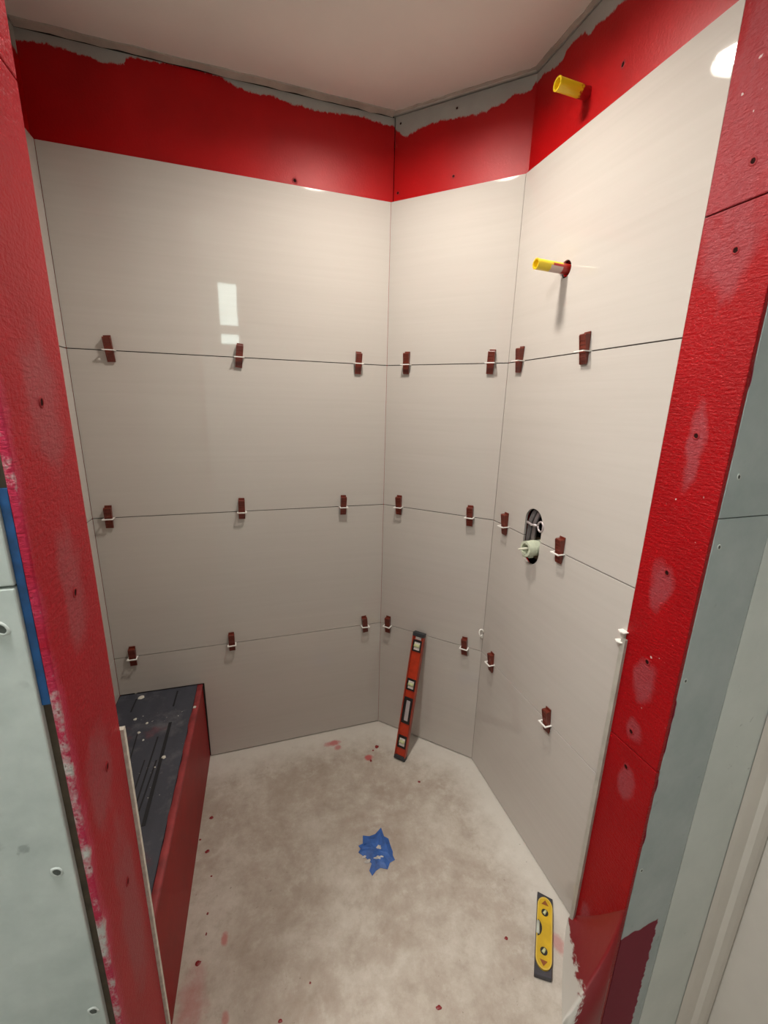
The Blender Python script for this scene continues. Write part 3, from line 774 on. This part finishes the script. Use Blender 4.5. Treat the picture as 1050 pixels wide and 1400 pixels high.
for sx in (-1, 1): box(bm, (min(sx*HW, sx*(HW-.005)), -HT, .012), (max(sx*HW, sx*(HW-.005)), HT, LL-.012))
bm_obj('flange', bm, M['orange2'], t)
bm = bmesh.new(); box(bm, (-HW+.005, -.0045, .012), (HW-.005, .0045, LL-.012)); bm_obj('web', bm, M['orange'], t)
for a, c in ((0, .018), (LL-.018, LL)):
    boxo('end_cap', (-HW-.0008, -HT-.0008, a), (HW+.0008, HT+.0008, c), M['capblack'], t, bevel=.002)
def vial(z0, z1, mt):
    v = boxo('vial_frame', (-HW+.006, -.0085, z0), (HW-.006, -.0046, z1), M['vialframe'], t, bevel=.001)
    return v
for z0, z1 in ((.055, .115), (.335, .390), (.520, .575)):
    v = vial(z0, z1, 0)
    zc = (z0+z1)/2
    boxo('vial_window', (-.0135, -.0100, zc-.018), (.0135, -.0086, zc+.018), M['labelw'], v)
    bm = bmesh.new(); tube(bm, (-.013, -.0105, zc+.002), (.013, -.0105, zc+.002), .0075, seg=14); bm_obj('vial_tube', bm, M['vial'], v, smooth=True)
v = vial(.175, .300, 0); boxo('vial_window', (-.008, -.0100, .190), (.0105, -.0086, .286), M['vialpale'], v)
boxo('label', (-.013, -.0065, .578), (.014, -.0046, .590), M['labelw'], t)

# ------------------------------------------------------------------ yellow torpedo level lying on the floor
M['yellow'] = simple('torpedo_yellow', (.50, .315, .010), .42, nscale=20, namp=.18)
M['tbase'] = simple('torpedo_black', (.035, .033, .040), .5, nscale=30, namp=.3)
M['tred'] = simple('torpedo_mark', (.22, .06, .010), .5)
a = (onz((735, 1225), 0)+onz((754, 1230), 0))/2; c = (onz((731, 1338), 0)+onz((752, 1346), 0))/2
ax = (a-c).normalized(); L = (a-c).length; mid = (a+c)/2
R = Matrix((Vector((ax.y, -ax.x, 0)), ax, Vector((0, 0, 1)))).transposed().to_4x4(); R.translation = mid+Vector((0, 0, .001))
t = thing('torpedo_level', 'small yellow and black torpedo level lying flat on the floor', 'level', mtx=R)
hw = .024; hl = L/2
bm = bmesh.new(); prism(bm, [(-hw, -hl), (hw, -hl+.006), (hw, hl-.006), (-hw, hl)], 0, .016); bmesh.ops.bevel(bm, geom=bm.edges[:], offset=.0015, segments=1, affect='EDGES')
bm_obj('base', bm, M['tbase'], t)
def capsule(w_, l_, n=14):
    return [(w_*math.cos(t_), l_-w_*1.25+w_*1.25*math.sin(t_)) for t_ in (math.pi*i/n for i in range(n+1))] + [(-w_*math.cos(t_), -l_+w_*1.25-w_*1.25*math.sin(t_)) for t_ in (math.pi*i/n for i in range(n+1))]
bm = bmesh.new(); prism(bm, capsule(hw-.001, hl-.016), .0155, .0215); bm_obj('face_plate', bm, M['yellow'], t)
M['tlight'] = simple('torpedo_rim', (.58, .40, .07), .4)
rim = plate('rim', capsule(hw-.0008, hl-.0155), [capsule(hw-.004, hl-.019)], .002, Matrix.Translation((0, 0, .0230)), M['tlight'], t)
for y in (hl-.062, -hl+.062):
    bm = bmesh.new(); tube(bm, (0, y, .0212), (0, y, .0226), .0105, seg=24); v = bm_obj('vial_ring', bm, M['vialframe'], t)
    bm = bmesh.new(); tube(bm, (-.003, y-.0055, .0232), (.003, y+.0055, .0232), .0042, seg=12); bm_obj('vial_tube', bm, M['vial'], v, smooth=True)
half = [(-hw+.017*math.sin(t_), .024*math.cos(t_)+.004) for t_ in (math.pi*i/14 for i in range(15))]
bm = bmesh.new(); prism(bm, half, .0213, .0224); v = bm_obj('side_window', bm, M['vialframe'], t)
bm = bmesh.new(); tube(bm, (-hw+.005, -.014, .0228), (-hw+.005, .020, .0228), .0052, seg=12); bm_obj('vial_tube', bm, simple('vial_clear', (.45, .47, .40), .15), v, smooth=True)
for y, sg in ((hl-.034, 1), (-hl+.034, -1)):
    bm = bmesh.new(); prism(bm, [(-.011, y-sg*.005), (.011, y-sg*.005), (0, y+sg*.010)], .0213, .0222); bm_obj('arrow_mark', bm, M['tred'], t)

# ------------------------------------------------------------------ blue tape over the drain
M['bluetape'] = simple('painters_tape_blue', (.022, .085, .30), .55, nscale=45, namp=.3, bump=.4, bscale=90)
M['plaster'] = simple('torn_bits_white', (.50, .46, .42), .8, nscale=60, namp=.3)
px = [(521, 1131), (525, 1143), (531, 1146), (534, 1156), (537, 1164), (537, 1169), (540, 1175), (533, 1179), (530, 1188), (520, 1186), (514, 1190), (509, 1197), (505, 1190), (509, 1181),
      (501, 1173), (490, 1165), (493, 1160), (490, 1156), (496, 1153), (496, 1142), (505, 1143), (513, 1140)]
pts = [onz(u, .003) for u in px]; ctr = onz((515, 1163), .003)
t = thing('drain_tape', 'ragged patch of blue painter\'s tape covering the drain in the floor', 'tape', (ctr.x, ctr.y, 0))
rnd = random.Random(5); bm = bmesh.new(); prev = None
for rr, h in ((1, .0008), (1, .0022), (.72, .0060), (.40, .0075)):
    ring = [bm.verts.new(((p.x-ctr.x)*rr, (p.y-ctr.y)*rr, h+(rnd.uniform(-.0003, .0016) if rr < 1 else 0))) for p in pts]
    if prev:
        for i in range(len(ring)): bm.faces.new((prev[i], prev[(i+1) % len(ring)], ring[(i+1) % len(ring)], ring[i]))
    prev = ring
c = bm.verts.new((0, 0, .0072))
for i in range(len(prev)): bm.faces.new((prev[i], prev[(i+1) % len(prev)], c))
bm_obj('tape_patch', bm, M['bluetape'], t)
for i, (u, r, st, an) in enumerate([((518, 1158), .0095, .8, .2), ((514, 1173), .0085, .45, .5), ((518, 1172), .0105, .5, -.2), ((522, 1171), .008, .45, .3), ((503, 1176), .014, .5, .9), ((498, 1170), .010, .5, .9)]):
    p = onz(u, .008); lump((p.x-ctr.x, p.y-ctr.y, .0074 if i < 4 else .0018), r, .003, M['plaster'], t, 'torn_spot', 40+i, stretch=st, ang=an)
for (a_, c_) in [((497, 1154), (520, 1150)), ((500, 1165), (532, 1160))]:
    a, c = onz(a_, .006), onz(c_, .006); bm = bmesh.new()
    path_tube(bm, [(a.x-ctr.x, a.y-ctr.y, .0062), ((a.x+c.x)/2-ctr.x, (a.y+c.y)/2-ctr.y, .0080), (c.x-ctr.x, c.y-ctr.y, .0060)], .0012, 6)
    bm_obj('tape_fold', bm, M['bluetape'], t)

# ------------------------------------------------------------------ red paint drops on the floor
M['drop'] = simple('paint_drop_red', (.20, .008, .010), .4)
for i, (u, r, st) in enumerate([((289, 1118), .0085, .8), ((284, 1164), .0085, .8), ((270, 1149), .004, 1), ((271, 1317), .0085, .9), ((515, 1021), .0105, .9), ((510, 1026), .005, .9),
                                ((573, 1069), .0065, .8), ((692, 1283), .006, .8), ((600, 1378), .008, .7), ((383, 1396), .006, .8), ((289, 1198), .003, 1), ((282, 1277), .0022, 2.2), ((284, 1249), .003, 1.5), ((507, 1040), .006, 1.3), ((424, 1344), .003, 1)]):
    p = onz(u, 0)
    if u[0] < 300: p.x = max(p.x, -W+BX+.002+(BX1-BX)*(-p.y/1.02)+r)
    lump((p.x, p.y, .0005), r, .0014, M['drop'], floor, 'paint_drop', 70+i, stretch=st, ang=.6)
